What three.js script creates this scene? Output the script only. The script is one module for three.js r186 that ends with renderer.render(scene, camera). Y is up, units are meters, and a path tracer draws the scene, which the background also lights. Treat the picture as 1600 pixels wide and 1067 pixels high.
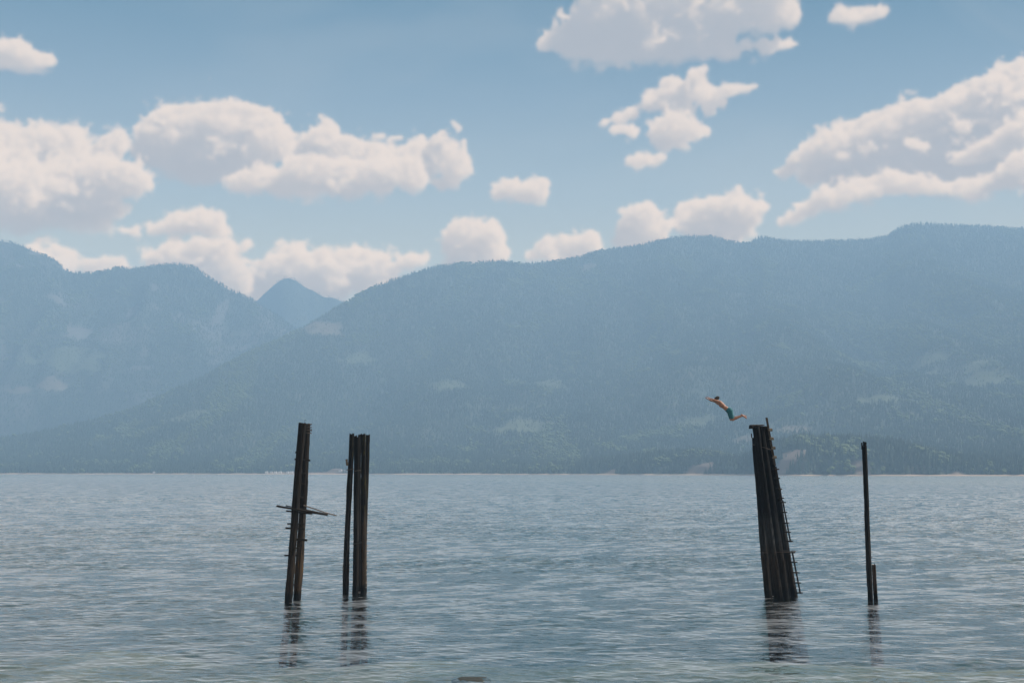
import * as THREE from 'three';
import { mergeGeometries } from 'three/addons/utils/BufferGeometryUtils.js';

// ------------------------------------------------------------------ camera, sky, sun, exposure
const EYE = 5.9;                                   // metres above the lake
const scene = new THREE.Scene();
const camera = new THREE.PerspectiveCamera(27.00219, 1024 / 682, 0.5, 40000);
camera.position.set(0, EYE, 0);
camera.rotation.x = 0.09044;
const renderer = new THREE.WebGLRenderer({ antialias: true });
renderer.toneMapping = THREE.LinearToneMapping;
renderer.toneMappingExposure = 1.75;
renderer.shadowMap.enabled = true;

const SUN = new THREE.Vector3(0.70, 0.69, -0.16).normalize();
const sun = new THREE.DirectionalLight(new THREE.Color(1.0, 0.93, 0.83), 5);
sun.name = 'sun';
sun.position.copy(SUN).multiplyScalar(9000);
sun.target.position.set(0, 0, -60);
sun.castShadow = true;
sun.shadow.mapSize.set(4096, 4096);
Object.assign(sun.shadow.camera, { left: -60, right: 60, top: 60, bottom: -60, near: 10, far: 20000 });
scene.add(sun, sun.target);

const HAZE = 0.00029;                              // per metre
scene.fog = new THREE.FogExp2(new THREE.Color(0.40, 0.67, 1.0), HAZE);

// ------------------------------------------------------------------ helpers
const { clamp, smoothstep, lerp } = THREE.MathUtils;
function rng(seed) { let a = seed >>> 0; return () => { a = (a + 0x6D2B79F5) | 0; let t = Math.imul(a ^ (a >>> 15), 1 | a); t = (t + Math.imul(t ^ (t >>> 7), 61 | t)) ^ t; return ((t ^ (t >>> 14)) >>> 0) / 4294967296; }; }
const H3 = (x, y, z) => { let h = Math.imul(x, 374761393) ^ Math.imul(y, 668265263) ^ Math.imul(z, 2147483647 ^ 0x5bd1e995); h = Math.imul(h ^ (h >>> 13), 1274126177); h ^= h >>> 16; return (h >>> 0) / 4294967296; };
function noise(x, y, z) {
  const X = Math.floor(x), Y = Math.floor(y), Z = Math.floor(z); let a = x - X, b = y - Y, c = z - Z;
  a = a * a * (3 - 2 * a); b = b * b * (3 - 2 * b); c = c * c * (3 - 2 * c);
  const l = (p, q, t) => p + (q - p) * t;
  return l(l(l(H3(X, Y, Z), H3(X + 1, Y, Z), a), l(H3(X, Y + 1, Z), H3(X + 1, Y + 1, Z), a), b),
    l(l(H3(X, Y, Z + 1), H3(X + 1, Y, Z + 1), a), l(H3(X, Y + 1, Z + 1), H3(X + 1, Y + 1, Z + 1), a), b), c);
}
function fbm(x, y, z, n) { let s = 0, a = 0.5, t = 0; for (let i = 0; i < n; i++) { s += a * noise(x, y, z); t += a; a *= 0.5; x = x * 2.03 + 17.1; y = y * 2.03 + 5.3; z = z * 2.03 + 9.7; } return s / t; }
function curve(table, u) {                         // smooth curve through [u, value] points
  const n = table.length; if (u <= table[0][0]) return table[0][1]; if (u >= table[n - 1][0]) return table[n - 1][1];
  let i = 0; while (table[i + 1][0] < u) i++;
  const [x0, y0] = table[i], [x1, y1] = table[i + 1], h = x1 - x0, t = (u - x0) / h;
  const m = (j) => j <= 0 || j >= n - 1 ? 0 : (table[j + 1][1] - table[j - 1][1]) / (table[j + 1][0] - table[j - 1][0]);
  const m0 = m(i) * h, m1 = m(i + 1) * h, t2 = t * t, t3 = t2 * t;
  return (2 * t3 - 3 * t2 + 1) * y0 + (t3 - 2 * t2 + t) * m0 + (-2 * t3 + 3 * t2) * y1 + (t3 - t2) * m1;
}
const rgb = (r, g, b) => new THREE.Color().setRGB(r, g, b);
const shadow = (m) => { m.castShadow = m.receiveShadow = true; return m; };

// ------------------------------------------------------------------ the sky: hazy blue air and fair-weather cumulus all round
const SKY_W = 4096, SKY_H = 2048;
const cumulus = [                                  // nearest cloud first; one list of lobes per cloud: azimuth, elevation, radius in degrees
  [[-12.826, 9.71, 0.619], [-12.206, 9.808, 0.516], [-13.566, 9.582, 0.516], [-14.299, 9.403, 0.335], [-11.949, 9.441, 0.464], [-14.981, 9.275, 0.258], [-15.516, 9.301, 0.206]],
  [[-18.656, 10.607, 1.289], [-16.997, 10.704, 1.135], [-16.173, 11.362, 0.774], [-15.32, 11.236, 0.774], [-17.457, 10.067, 0.825], [-16.496, 9.872, 0.722], [-14.708, 11.169, 0.335], [-15.534, 10.042, 0.335], [-19.582, 10.308, 1.031], [-19.098, 9.732, 0.722], [-21.204, 10.68, 1.547]],
  [[-20.09, 11.717, 1.16], [-19.645, 12.348, 0.567], [-18.347, 12.128, 0.98], [-17.518, 12.232, 0.928], [-15.891, 12.675, 0.567], [-16.068, 11.98, 0.516], [-18.673, 11.212, 1.186], [-17.256, 11.421, 1.031], [-21.48, 12.087, 1.547], [-20.535, 11.205, 1.289]],
  [[-8.319, 12.024, 0.67], [-9.338, 11.741, 0.67], [-10.35, 11.455, 0.619], [-11.054, 11.279, 0.464], [-7.288, 11.8, 0.722], [-6.257, 11.875, 0.722], [-5.221, 11.947, 0.722], [-4.18, 11.914, 0.67], [-8.31, 11.319, 0.67], [-6.768, 11.358, 0.67], [-5.476, 11.435, 0.619], [-3.917, 11.537, 0.413], [-9.329, 11.162, 0.516]],
  [[-7.821, 13.219, 0.67], [-7.438, 13.556, 0.361], [-8.327, 12.627, 0.722], [-6.652, 12.623, 0.774], [-5.614, 12.445, 0.774], [-4.444, 12.416, 0.722], [-3.403, 12.685, 0.774], [-2.618, 12.567, 0.774], [-2.198, 12.063, 0.516], [-2.509, 11.501, 0.361], [-2.979, 11.42, 0.258], [-3.921, 12.12, 0.722], [-2.883, 13.348, 0.258], [-3.039, 13.144, 0.258], [-2.309, 13.908, 0.206], [-2.151, 13.708, 0.18]],
  [[-13.893, 13.208, 0.98], [-13.156, 13.617, 0.722], [-12.156, 13.668, 0.774], [-11.147, 13.592, 0.877], [-10.266, 14.003, 0.464], [-9.87, 13.148, 0.928], [-12.884, 12.52, 1.083], [-11.63, 12.454, 1.083], [-14.121, 12.383, 0.825], [-14.76, 12.349, 0.464], [-10.492, 12.376, 0.928], [-12.872, 11.951, 0.774], [-9.353, 12.743, 0.619]],
  [[-18.826, 8.458, 0.258], [-17.64, 8.098, 0.361], [-16.924, 7.956, 0.361], [-16.207, 7.986, 0.309], [-15.607, 8.108, 0.309], [-16.441, 7.778, 0.361], [-18.212, 7.46, 1.031], [-15.702, 7.063, 1.031]],
  [[-14.273, 8.233, 0.516], [-13.54, 8.384, 0.567], [-12.559, 8.793, 0.464], [-12.301, 8.299, 0.67], [-11.56, 8.699, 0.567], [-11.297, 7.951, 0.722], [-11.787, 7.433, 0.67], [-10.61, 8.904, 0.309], [-10.91, 7.329, 0.516], [-13.273, 7.391, 1.031]],
  [[-9.784, 7.736, 0.774], [-9.032, 8.261, 0.67], [-8.266, 8.023, 0.825], [-7.246, 8.169, 0.722], [-6.22, 8.187, 0.722], [-5.19, 8.278, 0.619], [-4.157, 8.392, 0.413], [-7.237, 7.404, 0.774], [-8.764, 7.249, 0.774], [-5.956, 7.551, 0.645], [-10.027, 7.096, 0.645], [-3.639, 8.475, 0.284], [-5.182, 7.304, 0.774]],
  [[-2.293, 9.511, 0.567], [-1.694, 9.514, 0.619], [-0.912, 9.517, 0.516], [-0.781, 9.004, 0.619], [-1.953, 8.872, 0.774], [-1.302, 8.746, 0.774], [-0.391, 8.671, 0.309], [-1.56, 8.103, 1.031]],
  [[-0.261, 11.231, 0.464], [0.261, 11.308, 0.464], [0.915, 11.307, 0.464], [1.308, 11.56, 0.232], [-0.575, 11.104, 0.284], [0.523, 10.976, 0.361], [1.124, 11.051, 0.361]],
  [[1.823, 9.001, 0.464], [2.344, 9.177, 0.413], [2.994, 9.172, 0.413], [3.383, 9.067, 0.413], [1.302, 8.746, 0.413], [2.602, 8.739, 0.464], [0.781, 8.568, 0.258], [2.08, 8.229, 0.645]],
  [[4.816, 9.996, 0.567], [5.336, 10.243, 0.464], [5.976, 9.646, 0.567], [4.94, 9.356, 0.619], [5.585, 9.219, 0.516], [4.421, 9.235, 0.361], [5.193, 8.713, 0.619]],
  [[7.398, 10.203, 0.67], [8.172, 10.564, 0.516], [8.937, 10.493, 0.567], [9.572, 10.399, 0.567], [10.079, 10.383, 0.309], [8.289, 9.801, 0.774], [9.181, 9.728, 0.67], [7.519, 9.565, 0.567], [6.88, 9.833, 0.464], [8.278, 8.913, 0.774]],
  [[1.214, 16.911, 0.335], [1.636, 17.106, 0.464], [2.639, 17.44, 0.877], [3.434, 18.164, 0.928], [4.753, 18.623, 1.031], [6.326, 18.577, 1.031], [7.888, 18.397, 1.083], [9.439, 18.254, 1.135], [10.592, 18.097, 0.877], [11.276, 17.817, 0.516], [4.217, 17.167, 0.928], [5.789, 17.178, 0.877], [7.354, 17.274, 0.825], [8.517, 16.984, 0.619], [2.637, 16.849, 0.67], [3.687, 16.585, 0.567], [4.738, 16.663, 0.619], [5.784, 16.637, 0.567], [6.825, 16.507, 0.464], [7.864, 16.519, 0.464], [8.767, 16.434, 0.413], [9.539, 16.45, 0.387], [10.309, 16.535, 0.361], [10.871, 16.604, 0.309], [11.33, 16.652, 0.258], [3.969, 19.369, 1.031], [6.337, 19.543, 1.031], [8.941, 19.433, 1.031], [10.736, 18.977, 0.928]],
  [[13.118, 17.63, 0.361], [13.744, 17.61, 0.438], [14.491, 17.604, 0.413], [14.988, 17.662, 0.284]],
  [[5.225, 12.529, 0.387], [5.223, 12.2, 0.309], [5.743, 12.392, 0.309], [4.756, 12.31, 0.258], [6.133, 12.484, 0.232]],
  [[6.794, 13.75, 0.619], [7.565, 13.402, 0.387], [6.014, 13.519, 0.516], [4.843, 13.469, 0.361], [4.244, 13.581, 0.232], [6.269, 13.086, 0.464], [6.993, 13.067, 0.387], [7.953, 13.465, 0.232]],
  [[7.464, 15.646, 0.335], [7.855, 15.904, 0.232], [6.55, 15.179, 0.464], [7.457, 15.052, 0.567], [5.765, 14.652, 0.464], [4.979, 14.22, 0.361], [4.325, 14.032, 0.284], [3.802, 13.915, 0.206], [6.803, 14.574, 0.67], [8.1, 14.831, 0.438], [8.668, 14.959, 0.335], [9.131, 15.015, 0.284], [9.543, 15.073, 0.232], [9.902, 15.131, 0.18], [8.092, 14.285, 0.309], [8.609, 14.44, 0.206]],
  [[12.596, 10.619, 0.516], [11.889, 10.246, 0.438], [11.332, 9.939, 0.309], [13.343, 10.737, 0.619], [14.21, 10.896, 0.567], [15.072, 11.052, 0.567], [15.802, 11.063, 0.516], [16.524, 10.975, 0.438], [17.12, 10.819, 0.309], [10.876, 9.728, 0.206]],
  [[17.713, 10.712, 0.413], [18.542, 10.759, 0.516], [19.255, 11.053, 0.567], [19.845, 11.302, 0.567], [20.311, 11.413, 0.67], [18.181, 10.49, 0.309], [21.22, 11.156, 1.289]],
  [[15.962, 12.573, 0.284], [16.466, 12.396, 0.258], [16.225, 12.46, 0.232]],
  [[17.746, 11.877, 0.361], [18.345, 12.08, 0.413], [18.942, 12.328, 0.464], [19.607, 12.615, 0.516], [20.24, 12.781, 0.619], [18.696, 11.959, 0.361], [19.521, 12.118, 0.464], [21.496, 12.559, 1.289]],
  [[11.063, 11.779, 0.361], [11.501, 12.26, 0.361], [12.009, 12.561, 0.464], [12.639, 12.779, 0.567], [13.392, 12.989, 0.619], [14.14, 13.194, 0.619], [14.88, 13.274, 0.619], [15.866, 13.579, 0.722], [16.599, 13.772, 0.619], [17.563, 13.824, 0.619], [18.283, 14.01, 0.722], [19.003, 14.311, 0.619], [19.596, 14.499, 0.67], [20.189, 14.801, 0.516], [20.159, 13.857, 1.289], [19.204, 13.22, 1.289], [17.774, 12.844, 1.238], [16.328, 12.697, 1.135], [14.857, 12.295, 1.031], [13.621, 12.113, 0.928], [12.621, 11.863, 0.67], [11.913, 11.495, 0.413], [13.357, 11.382, 0.67], [14.836, 11.434, 0.877], [16.297, 11.478, 0.877], [17.738, 11.586, 0.98], [19.168, 12.023, 1.16], [20.105, 12.194, 1.289], [21.292, 13.286, 1.805]],
  [[-19.991, 15.879, 0.464], [-19.399, 15.699, 0.516], [-18.803, 15.516, 0.413], [-18.425, 15.549, 0.232], [-19.974, 15.339, 0.413], [-19.39, 15.393, 0.361], [-20.676, 15.461, 0.619]],
  [[-12.693, 15.358, 0.103], [-12.492, 15.345, 0.116], [-12.29, 15.307, 0.103]],
];
const EXPOSURE = renderer.toneMappingExposure;
function makeSky() {
  const data = new Float32Array(SKY_W * SKY_H * 4), r = rng(11);
  // brightness of the open air by elevation, and of the clouds
  const AIR = [[0, 0.45, 0.53, 0.59], [7, 0.45, 0.535, 0.595], [9, 0.415, 0.51, 0.575], [11, 0.36, 0.475, 0.57], [14.8, 0.255, 0.383, 0.508], [18.6, 0.160, 0.296, 0.43], [30, 0.185, 0.34, 0.49], [60, 0.17, 0.315, 0.46], [90, 0.16, 0.30, 0.45]];
  const airAt = (el) => { let i = 0; while (i < AIR.length - 2 && AIR[i + 1][0] < el) i++; const p = AIR[i], q = AIR[i + 1], t = clamp((el - p[0]) / (q[0] - p[0]), 0, 1); return [1, 2, 3].map((k) => lerp(p[k], q[k], t)); };
  const lit = [0.80, 0.705, 0.655], shade = [0.385, 0.432, 0.505];
  // the haze layer over the lake lies in front of this sky: T of the sky comes through it and it adds its own light
  const T = (el) => Math.exp(-HAZE * 775 / Math.sin(Math.max(el, 8.5) * Math.PI / 180)), VEIL = [0.152, 0.24, 0.33];
  const lobes = [];
  for (const c of cumulus) lobes.push(c.map(([a, e, q]) => ({ a, e, r: q, R: q * 1.7, z: (r() - 0.5) * q * 1.1, w: clamp(0.62 + q * 1.3, 0, 1) })));
  const A0 = -23, A1 = 23, E0 = 4, E1 = 20;
  let level = 0;                                    // how high in its lobes the last point lies: bases are thin, crowns dense
  const shape = (near, x, y, z, oct) => {
    let f = 0, hs = 0;
    for (const b of near) { const dx = x - b.a, dy = y - b.e, dz = z - b.z, q = 1 - (dx * dx + dy * dy + dz * dz) / (b.R * b.R); if (q > 0) { const w = q * q * b.w; f += w; hs += w * dy / b.r; } }
    if (f < 0.02) return -1;
    level = hs / f; f = Math.min(f, 1.15) - 0.44;
    const wx = x + 0.25 * noise(x * 2.2, y * 2.2, z * 2.2 + 50), wy = y + 0.25 * noise(x * 2.2 + 70, y * 2.2, z * 2.2);
    const big = fbm(wx * 1.5 + 3, wy * 1.8, z * 1.5, 2) - 0.5;
    if (oct <= 0) return f + big * 0.9;
    const n = fbm(wx * 3.3, wy * 3.8 + 40, z * 3.3 + 7, oct) - 0.5, bil = Math.abs(fbm(wx * 2.4 + 9, wy * 2.8, z * 2.4 + 31, 2) - 0.5);
    return f + big * 0.9 + n * 1.2 + (0.12 - bil) * 1.0;
  };
  const sa = 0.62, se = 0.74, sz = 0.24;            // towards the sun, in the clouds' own axes
  for (let row = 0; row < SKY_H; row++) {
    const el = ((row + 0.5) / SKY_H - 0.5) * 180, base = airAt(el), t = T(el);
    for (let col = 0; col < SKY_W; col++) {
      const o = (row * SKY_W + col) * 4;
      let az = ((col + 0.5) / SKY_W - 0.5) * 360 + 90; if (az > 180) az -= 360;
      let alpha = 0, light = 0;
      if (el > 0) {
        if (az > A0 && az < A1 && el > E0 && el < E1) {
          let through = 1; const x = az, y = el;
          for (const cloud of lobes) {
            const near = cloud.filter((b) => { const dx = x - b.a, dy = y - b.e; return dx * dx + dy * dy < b.R * b.R; });
            if (!near.length || through < 0.02) continue;
            let zr = 0; for (const b of near) zr = Math.max(zr, b.r * 1.2 + Math.abs(b.z));
            const step = Math.max(0.05, zr / 12), wide = cloud.filter((b) => { const dx = x + 0.5 - b.a, dy = y + 0.6 - b.e, q = b.R + 0.8; return dx * dx + dy * dy < q * q; });
            for (let z = -zr + step * H3(col, row, 5); z < zr && through > 0.02; z += step) {
              const d = shape(near, x, y, z, 2);
              if (d <= 0) continue;
              const den = Math.min(1, d * d * 5 + d * 0.9) * lerp(0.22, 1, smoothstep(level, -0.8, 0.05)), a = 1 - Math.exp(-den * step * 9);
              let dep = 0;
              for (let k = 1; k <= 6; k++) { const s = 0.075 * k * k; const q = shape(k > 4 ? cloud : wide, x + sa * s, y + se * s, z + sz * s, k < 3 ? 2 : 0); if (q > 0) dep += Math.min(1, q * 1.7) * 0.075 * (2 * k - 1); }
              const li = 0.55 * Math.exp(-dep * 3.6) + 0.45 * Math.exp(-dep * 0.8);
              light += through * a * li; alpha += through * a; through *= 1 - a;
            }
          }
          if (alpha > 0.001) light /= alpha;
          alpha = Math.min(1, alpha * 1.03);
          alpha *= clamp(Math.min((E1 - el) / 1.2, (az - A0) / 1.5, (A1 - az) / 1.5), 0, 1);
        }
        const out = clamp(Math.max((el - E1 + 1.3) / 1.8, (Math.abs(az) - 21.2) / 1.8), 0, 1);
        if (out > 0) {                              // the same broken cumulus goes on round the rest of the sky
          const rad = az * Math.PI / 180, er = el * Math.PI / 180, k = 1 / (Math.sin(er) + 0.12), X = Math.sin(rad) * Math.cos(er) * k, Z = Math.cos(rad) * Math.cos(er) * k;
          const f = fbm(X * 1.6 + 8, Z * 1.6 + 3, 2.5, 5), a2 = smoothstep(f, 0.455, 0.545) * out * smoothstep(el, 0, 4);
          const f2 = fbm((X + 0.05) * 1.6 + 8, (Z - 0.03) * 1.6 + 3, 2.5, 4);
          if (a2 > alpha) { light = clamp(0.85 - (f2 - 0.48) * 2.6, 0.15, 1); alpha = a2; }
        }
      }
      const veil = el > 0 ? 0.13 * smoothstep(fbm(az * 0.10 + 31, el * 0.30 + 3 * noise(az * 0.09, 2, 4), 7, 4), 0.44, 0.74) : 0;   // thin high veil between the cumulus
      for (let c = 0; c < 3; c++) {
        const v = lerp(lerp(base[c], [0.50, 0.55, 0.60][c], veil), lerp(shade[c], lit[c], clamp(light, 0, 1)), alpha * 0.96);
        data[o + c] = Math.max(0.02, (v / EXPOSURE - VEIL[c] * (1 - t)) / t);
      }
      data[o + 3] = 1;
    }
  }
  const tex = new THREE.DataTexture(data, SKY_W, SKY_H, THREE.RGBAFormat, THREE.FloatType);
  tex.mapping = THREE.EquirectangularReflectionMapping; tex.magFilter = tex.minFilter = THREE.LinearFilter; tex.needsUpdate = true;
  return tex;
}
scene.background = makeSky();
scene.environment = scene.background;
console.log('sky done');

// ------------------------------------------------------------------ terrain on the far side of the lake
const mat = (o) => new THREE.MeshStandardMaterial(o);
const RIDGE = [[-0.49373, 0.01565], [-0.40412, 0.02012], [-0.35934, 0.02371], [-0.31465, 0.03178], [-0.26999, 0.04392], [-0.2388, 0.05788], [-0.21201, 0.07098], [-0.18518, 0.08502], [-0.15825, 0.09681], [-0.1358, 0.10955], [-0.12005, 0.11866], [-0.09976, 0.12962], [-0.07262, 0.14013], [-0.04996, 0.14609], [-0.02952, 0.14746], [-0.00909, 0.14884], [0.00908, 0.14701], [0.02726, 0.1493], [0.04544, 0.15159], [0.06137, 0.15664], [0.09095, 0.16077], [0.11465, 0.16629], [0.14104, 0.16675], [0.15919, 0.16261], [0.16737, 0.16215], [0.17744, 0.16629], [0.18879, 0.16491], [0.20014, 0.16399], [0.23653, 0.16399], [0.26618, 0.16721], [0.27079, 0.16997], [0.27771, 0.17365], [0.29143, 0.17596], [0.31872, 0.17504], [0.36418, 0.17273], [0.4325, 0.17365], [0.50042, 0.16537]];
const RIDGE_FAR = [[-0.4533, -0.88853], [-0.32967, -0.88853], [-0.2152, -1.03725], [-0.10566, -1.21713], [0, -1.35643], [0.31446, -1.35643]];
RIDGE_FAR.forEach((q, i) => { q[1] = [2900, 2900, 3250, 3800, 4150, 4250][i]; });
const LEFT = [[-0.50124, 0.18379], [-0.41896, 0.17688], [-0.3822, 0.16721], [-0.3639, 0.16399], [-0.35245, 0.16169], [-0.33633, 0.1548], [-0.32483, 0.15021], [-0.31551, 0.14197], [-0.29505, 0.14059], [-0.27925, 0.14426], [-0.27015, 0.14334], [-0.24979, 0.14655], [-0.22704, 0.14471], [-0.21556, 0.13785], [-0.19951, 0.1287], [-0.18123, 0.11957], [-0.15836, 0.10454], [-0.1355, 0.08547], [-0.10816, 0.06059]];
const PEAK = [[-0.21251, 0.09681], [-0.19017, 0.11273], [-0.18124, 0.12048], [-0.16783, 0.13281], [-0.16018, 0.13693], [-0.15335, 0.1351], [-0.14602, 0.13007], [-0.14055, 0.12779], [-0.1337, 0.12368], [-0.12689, 0.12277], [-0.11916, 0.11957], [-0.10412, 0.11046], [-0.08139, 0.09681]];
const KNOLL = [[0.03586, 0.00089], [0.06277, 0.00402], [0.08296, 0.00581], [0.10317, 0.00849], [0.12337, 0.01028], [0.13906, 0.00938], [0.15248, 0.0067], [0.16144, 0.00581], [0.17275, 0.01207], [0.1863, 0.01744], [0.20653, 0.01923], [0.22449, 0.01923], [0.24692, 0.01833], [0.26931, 0.01565], [0.29161, 0.01028], [0.30942, 0.00581], [0.33177, 0.00313], [0.35862, 0.00179], [0.40343, 0.00134]];
const SPUR = [[0.15716, 0.02012], [0.2028, 0.06059], [0.24831, 0.08048], [0.29389, 0.09681], [0.32589, 0.10864], [0.36245, 0.11957], [0.40809, 0.1287], [0.49919, 0.13785]];
const SHORE = [[-0.50814, 0.33815, 2350], [-0.36956, 0.33815, 2300], [-0.16168, 0.33815, 2150], [0.0231, 0.33815, 1960], [0.12935, 0.33815, 1780], [0.19402, 0.33815, 1600], [0.36956, 0.33815, 1520], [0.50814, 0.33815, 1500]].map(([u, , d]) => [u, d]);
const shoreAt = (u) => curve(SHORE, u) + 26 * (noise(u * 40 + 3, 1, 2) - 0.5) + 10 * (noise(u * 170, 4, 2) - 0.5);
const BLUFFS = [[-0.12238, 0.00223, 7, 17, 9], [-0.13893, -0.00134, 5, 26, 2.6], [0.12908, 0, 6, 20, 3.6], [0.06812, -0.00045, 5, 9, 3], [0.19642, 0.00581, 24, 30, 11], [0.24434, 0.00313, 9, 12, 4], [0.30924, -0.00089, 6, 10, 2.4], [-0.16133, -0.00179, 6, 30, 1.6]];   // cut banks of bare earth along the far shore: bearing, metres back, half-width, height
function mainHeight(u, d) {
  const S = shoreAt(u), R = curve(RIDGE_FAR, u), E = curve(RIDGE, u), top = EYE + E * R - 6, t = (d - S) / (R - S), x = u * d;
  if (t < 0) return (d - S) * 0.07;
  let h;
  if (t <= 1) {
    h = top * (0.15 * t + 0.85 * Math.pow(t, 1.7));
    const spurs = fbm(x / 330 + 5, d / 1500, 1, 4) - 0.5, lumps = fbm(x / 150, d / 260, 8, 4) - 0.5;
    h += (spurs * 250 + lumps * 60) * Math.sin(Math.PI * t) * smoothstep(t, 0, 0.25) * clamp(top / 700, 0.15, 1);
  } else h = top * (1 - (t - 1) * 1.6);
  if (u > SPUR[0][0]) {                             // a nearer shoulder on the right
    const c = EYE + curve(SPUR, u) * 3150 - 8, k = 1 - Math.abs(d - 3150) / (d < 3150 ? 1300 : 620);
    if (k > 0) h = Math.max(h, c * k * (d < 3150 ? 0.55 + 0.45 * k : 1) );
  }
  const kn = 1 - ((d - S - 130) / 125) ** 2;
  if (kn > 0) h = Math.max(h, (EYE + curve(KNOLL, u) * (S + 130)) * Math.pow(kn, 0.7) + (fbm(x / 22, d / 22, 3, 3) - 0.5) * 7 * kn);
  for (const [bu, , at, wide, high] of BLUFFS) { const q = (u - bu) * d / wide; if (Math.abs(q) < 2.2) h = Math.max(h, (high + (fbm(x / 6, d / 6, 21, 3) - 0.5) * high * 0.5) * Math.exp(-q * q) * smoothstep(d - S, at, at + high * 1.5)); }
  const beach = Math.min(1, (d - S) / 9) * 1.3 + (noise(x / 7, d / 9, 4)) * 0.6 * smoothstep(d - S, 0, 6);
  return Math.max(h * smoothstep(d - S, 3, 26), beach);
}
function farHeight(table, R, S, treeTop, seed, rough) {
  return (u, d) => {
    const top = EYE + curve(table, u) * R - treeTop, t = (d - S) / (R - S), x = u * d;
    if (t > 1) return top * (1 - (t - 1) * 1.5);
    const spurs = Math.abs(fbm(x / 420 + seed, d / 1100, 3, 4) - 0.5) * 2, fine = fbm(x / 130, d / 210, seed, 4) - 0.5;
    return Math.max(-5, top * t + ((0.28 - spurs) * 230 + fine * 70) * rough * Math.sin(Math.PI * clamp(t, 0, 1)));
  };
}
const leftHeight = farHeight(LEFT, 4250, 3350, 4, 13, 0.9), peakHeight = farHeight(PEAK, 5000, 4300, 2, 29, 0.5);

// open ground in the forest: where it lies, its half-extent in metres and its colour
const patches = [];
function patch(height, u, e, rx, rz, color, keep = 0, near = shoreAt(u) + 5, far = 6000) {
  let d = near; while (d < far && height(u, d) < EYE + e * d) d += 4;
  patches.push({ height, x: u * d, d, rx, rz, color, keep });
}
const CUT = [0.055, 0.066, 0.03], SCAR = [0.27, 0.19, 0.135], EARTH = [0.135, 0.095, 0.07], DRY = [0.10, 0.08, 0.055], ROCK = [0.075, 0.07, 0.064];
for (const [u, e, rx, rz, k, keep] of [[0.00899, 0.02999, 62, 75, 0, 0.3], [0.29565, 0.07777, 36, 44, 0, 0.4], [0.3317, 0.07596, 36, 44, 0, 0.45], [0.29444, 0.06646, 40, 44, 0, 0.4], [0.33586, 0.0642, 40, 44, 0, 0.45], [0.25696, 0.0642, 34, 50, 0, 0.35], [0.26337, 0.04932, 56, 40, 0, 0.35], [-0.13252, 0.09999, 56, 60, 2, 0.3], [0.05448, 0.14334, 24, 40, 2, 0.3], [0.19771, 0.02819, 40, 30, 2, 0.55], [0.16392, 0.02192, 22, 26, 2, 0.4], [0.13038, 0.03358, 40, 40, 0, 0.4], [0.02704, 0.06059, 46, 70, 0, 0.5], [-0.04506, 0.05969, 40, 60, 0, 0.5], [-0.22488, 0.03807, 50, 60, 0, 0.5], [-0.10834, 0.07867, 40, 60, 0, 0.5]])
  patch(mainHeight, u, e, rx, rz, [CUT, SCAR, DRY][k], keep);
for (const [u, d, rx, rz] of [[-0.12238, 0.00223, 20, 21, 30], [0.12908, 0, 12, 24, 22], [0.06812, -0.00045, 12, 11, 16], [-0.13893, -0.00134, 10, 34, 20], [-0.16133, -0.00179, 10, 36, 16], [0.19642, 0.00581, 36, 24, 22], [0.24434, 0.00313, 16, 11, 14], [0.30924, -0.00089, 10, 11, 14], [-0.0717, -0.00134, 8, 14, 10], [-0.02689, -0.00134, 8, 12, 10]].map(([u, , back, a, b]) => [u, shoreAt(u) + back, a, b])) patches.push({ height: mainHeight, x: u * d, d, rx, rz, color: EARTH, keep: 0.16 });
for (const [u, e, rx, rz, k, keep] of [[-0.32218, 0.05879, 38, 22, 2, 0.3], [-0.34776, 0.05563, 36, 12, 2, 0.4], [-0.30746, 0.09681, 40, 50, 3, 0.45], [-0.34962, 0.1438, 18, 16, 3, 0.3], [-0.324, 0.1214, 22, 20, 3, 0.45], [-0.26935, 0.11046, 18, 36, 3, 0.45], [-0.25392, 0.1287, 14, 24, 3, 0.45], [-0.31598, 0.07867, 90, 50, 0, 0.6], [-0.26165, 0.07189, 30, 12, 3, 0.4], [-0.33853, 0.15251, 24, 16, 3, 0.1], [-0.20598, 0.11046, 16, 90, 3, 0.5], [-0.18523, 0.08774, 30, 20, 3, 0.5]])
  patch(leftHeight, u, e, rx, rz, [CUT, SCAR, DRY, ROCK][k], keep, 3360, 4250);
function patchAt(height, x, d) {
  let best = null, w = 0;
  for (const p of patches) if (p.height === height) {
    const ax = (x - p.x) / p.rx, az = (d - p.d) / p.rz; if (Math.abs(ax) > 1.6 || Math.abs(az) > 1.6) continue;
    const f = 1 - Math.sqrt(ax * ax + az * az) + (fbm(x / (p.rx * 0.5), d / (p.rz * 0.5), 6, 3) - 0.5) * 1.3;
    if (f > w) { w = f; best = p; }
  }
  return best && { p: best, w: clamp(w * 5, 0, 1) };
}
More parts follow.
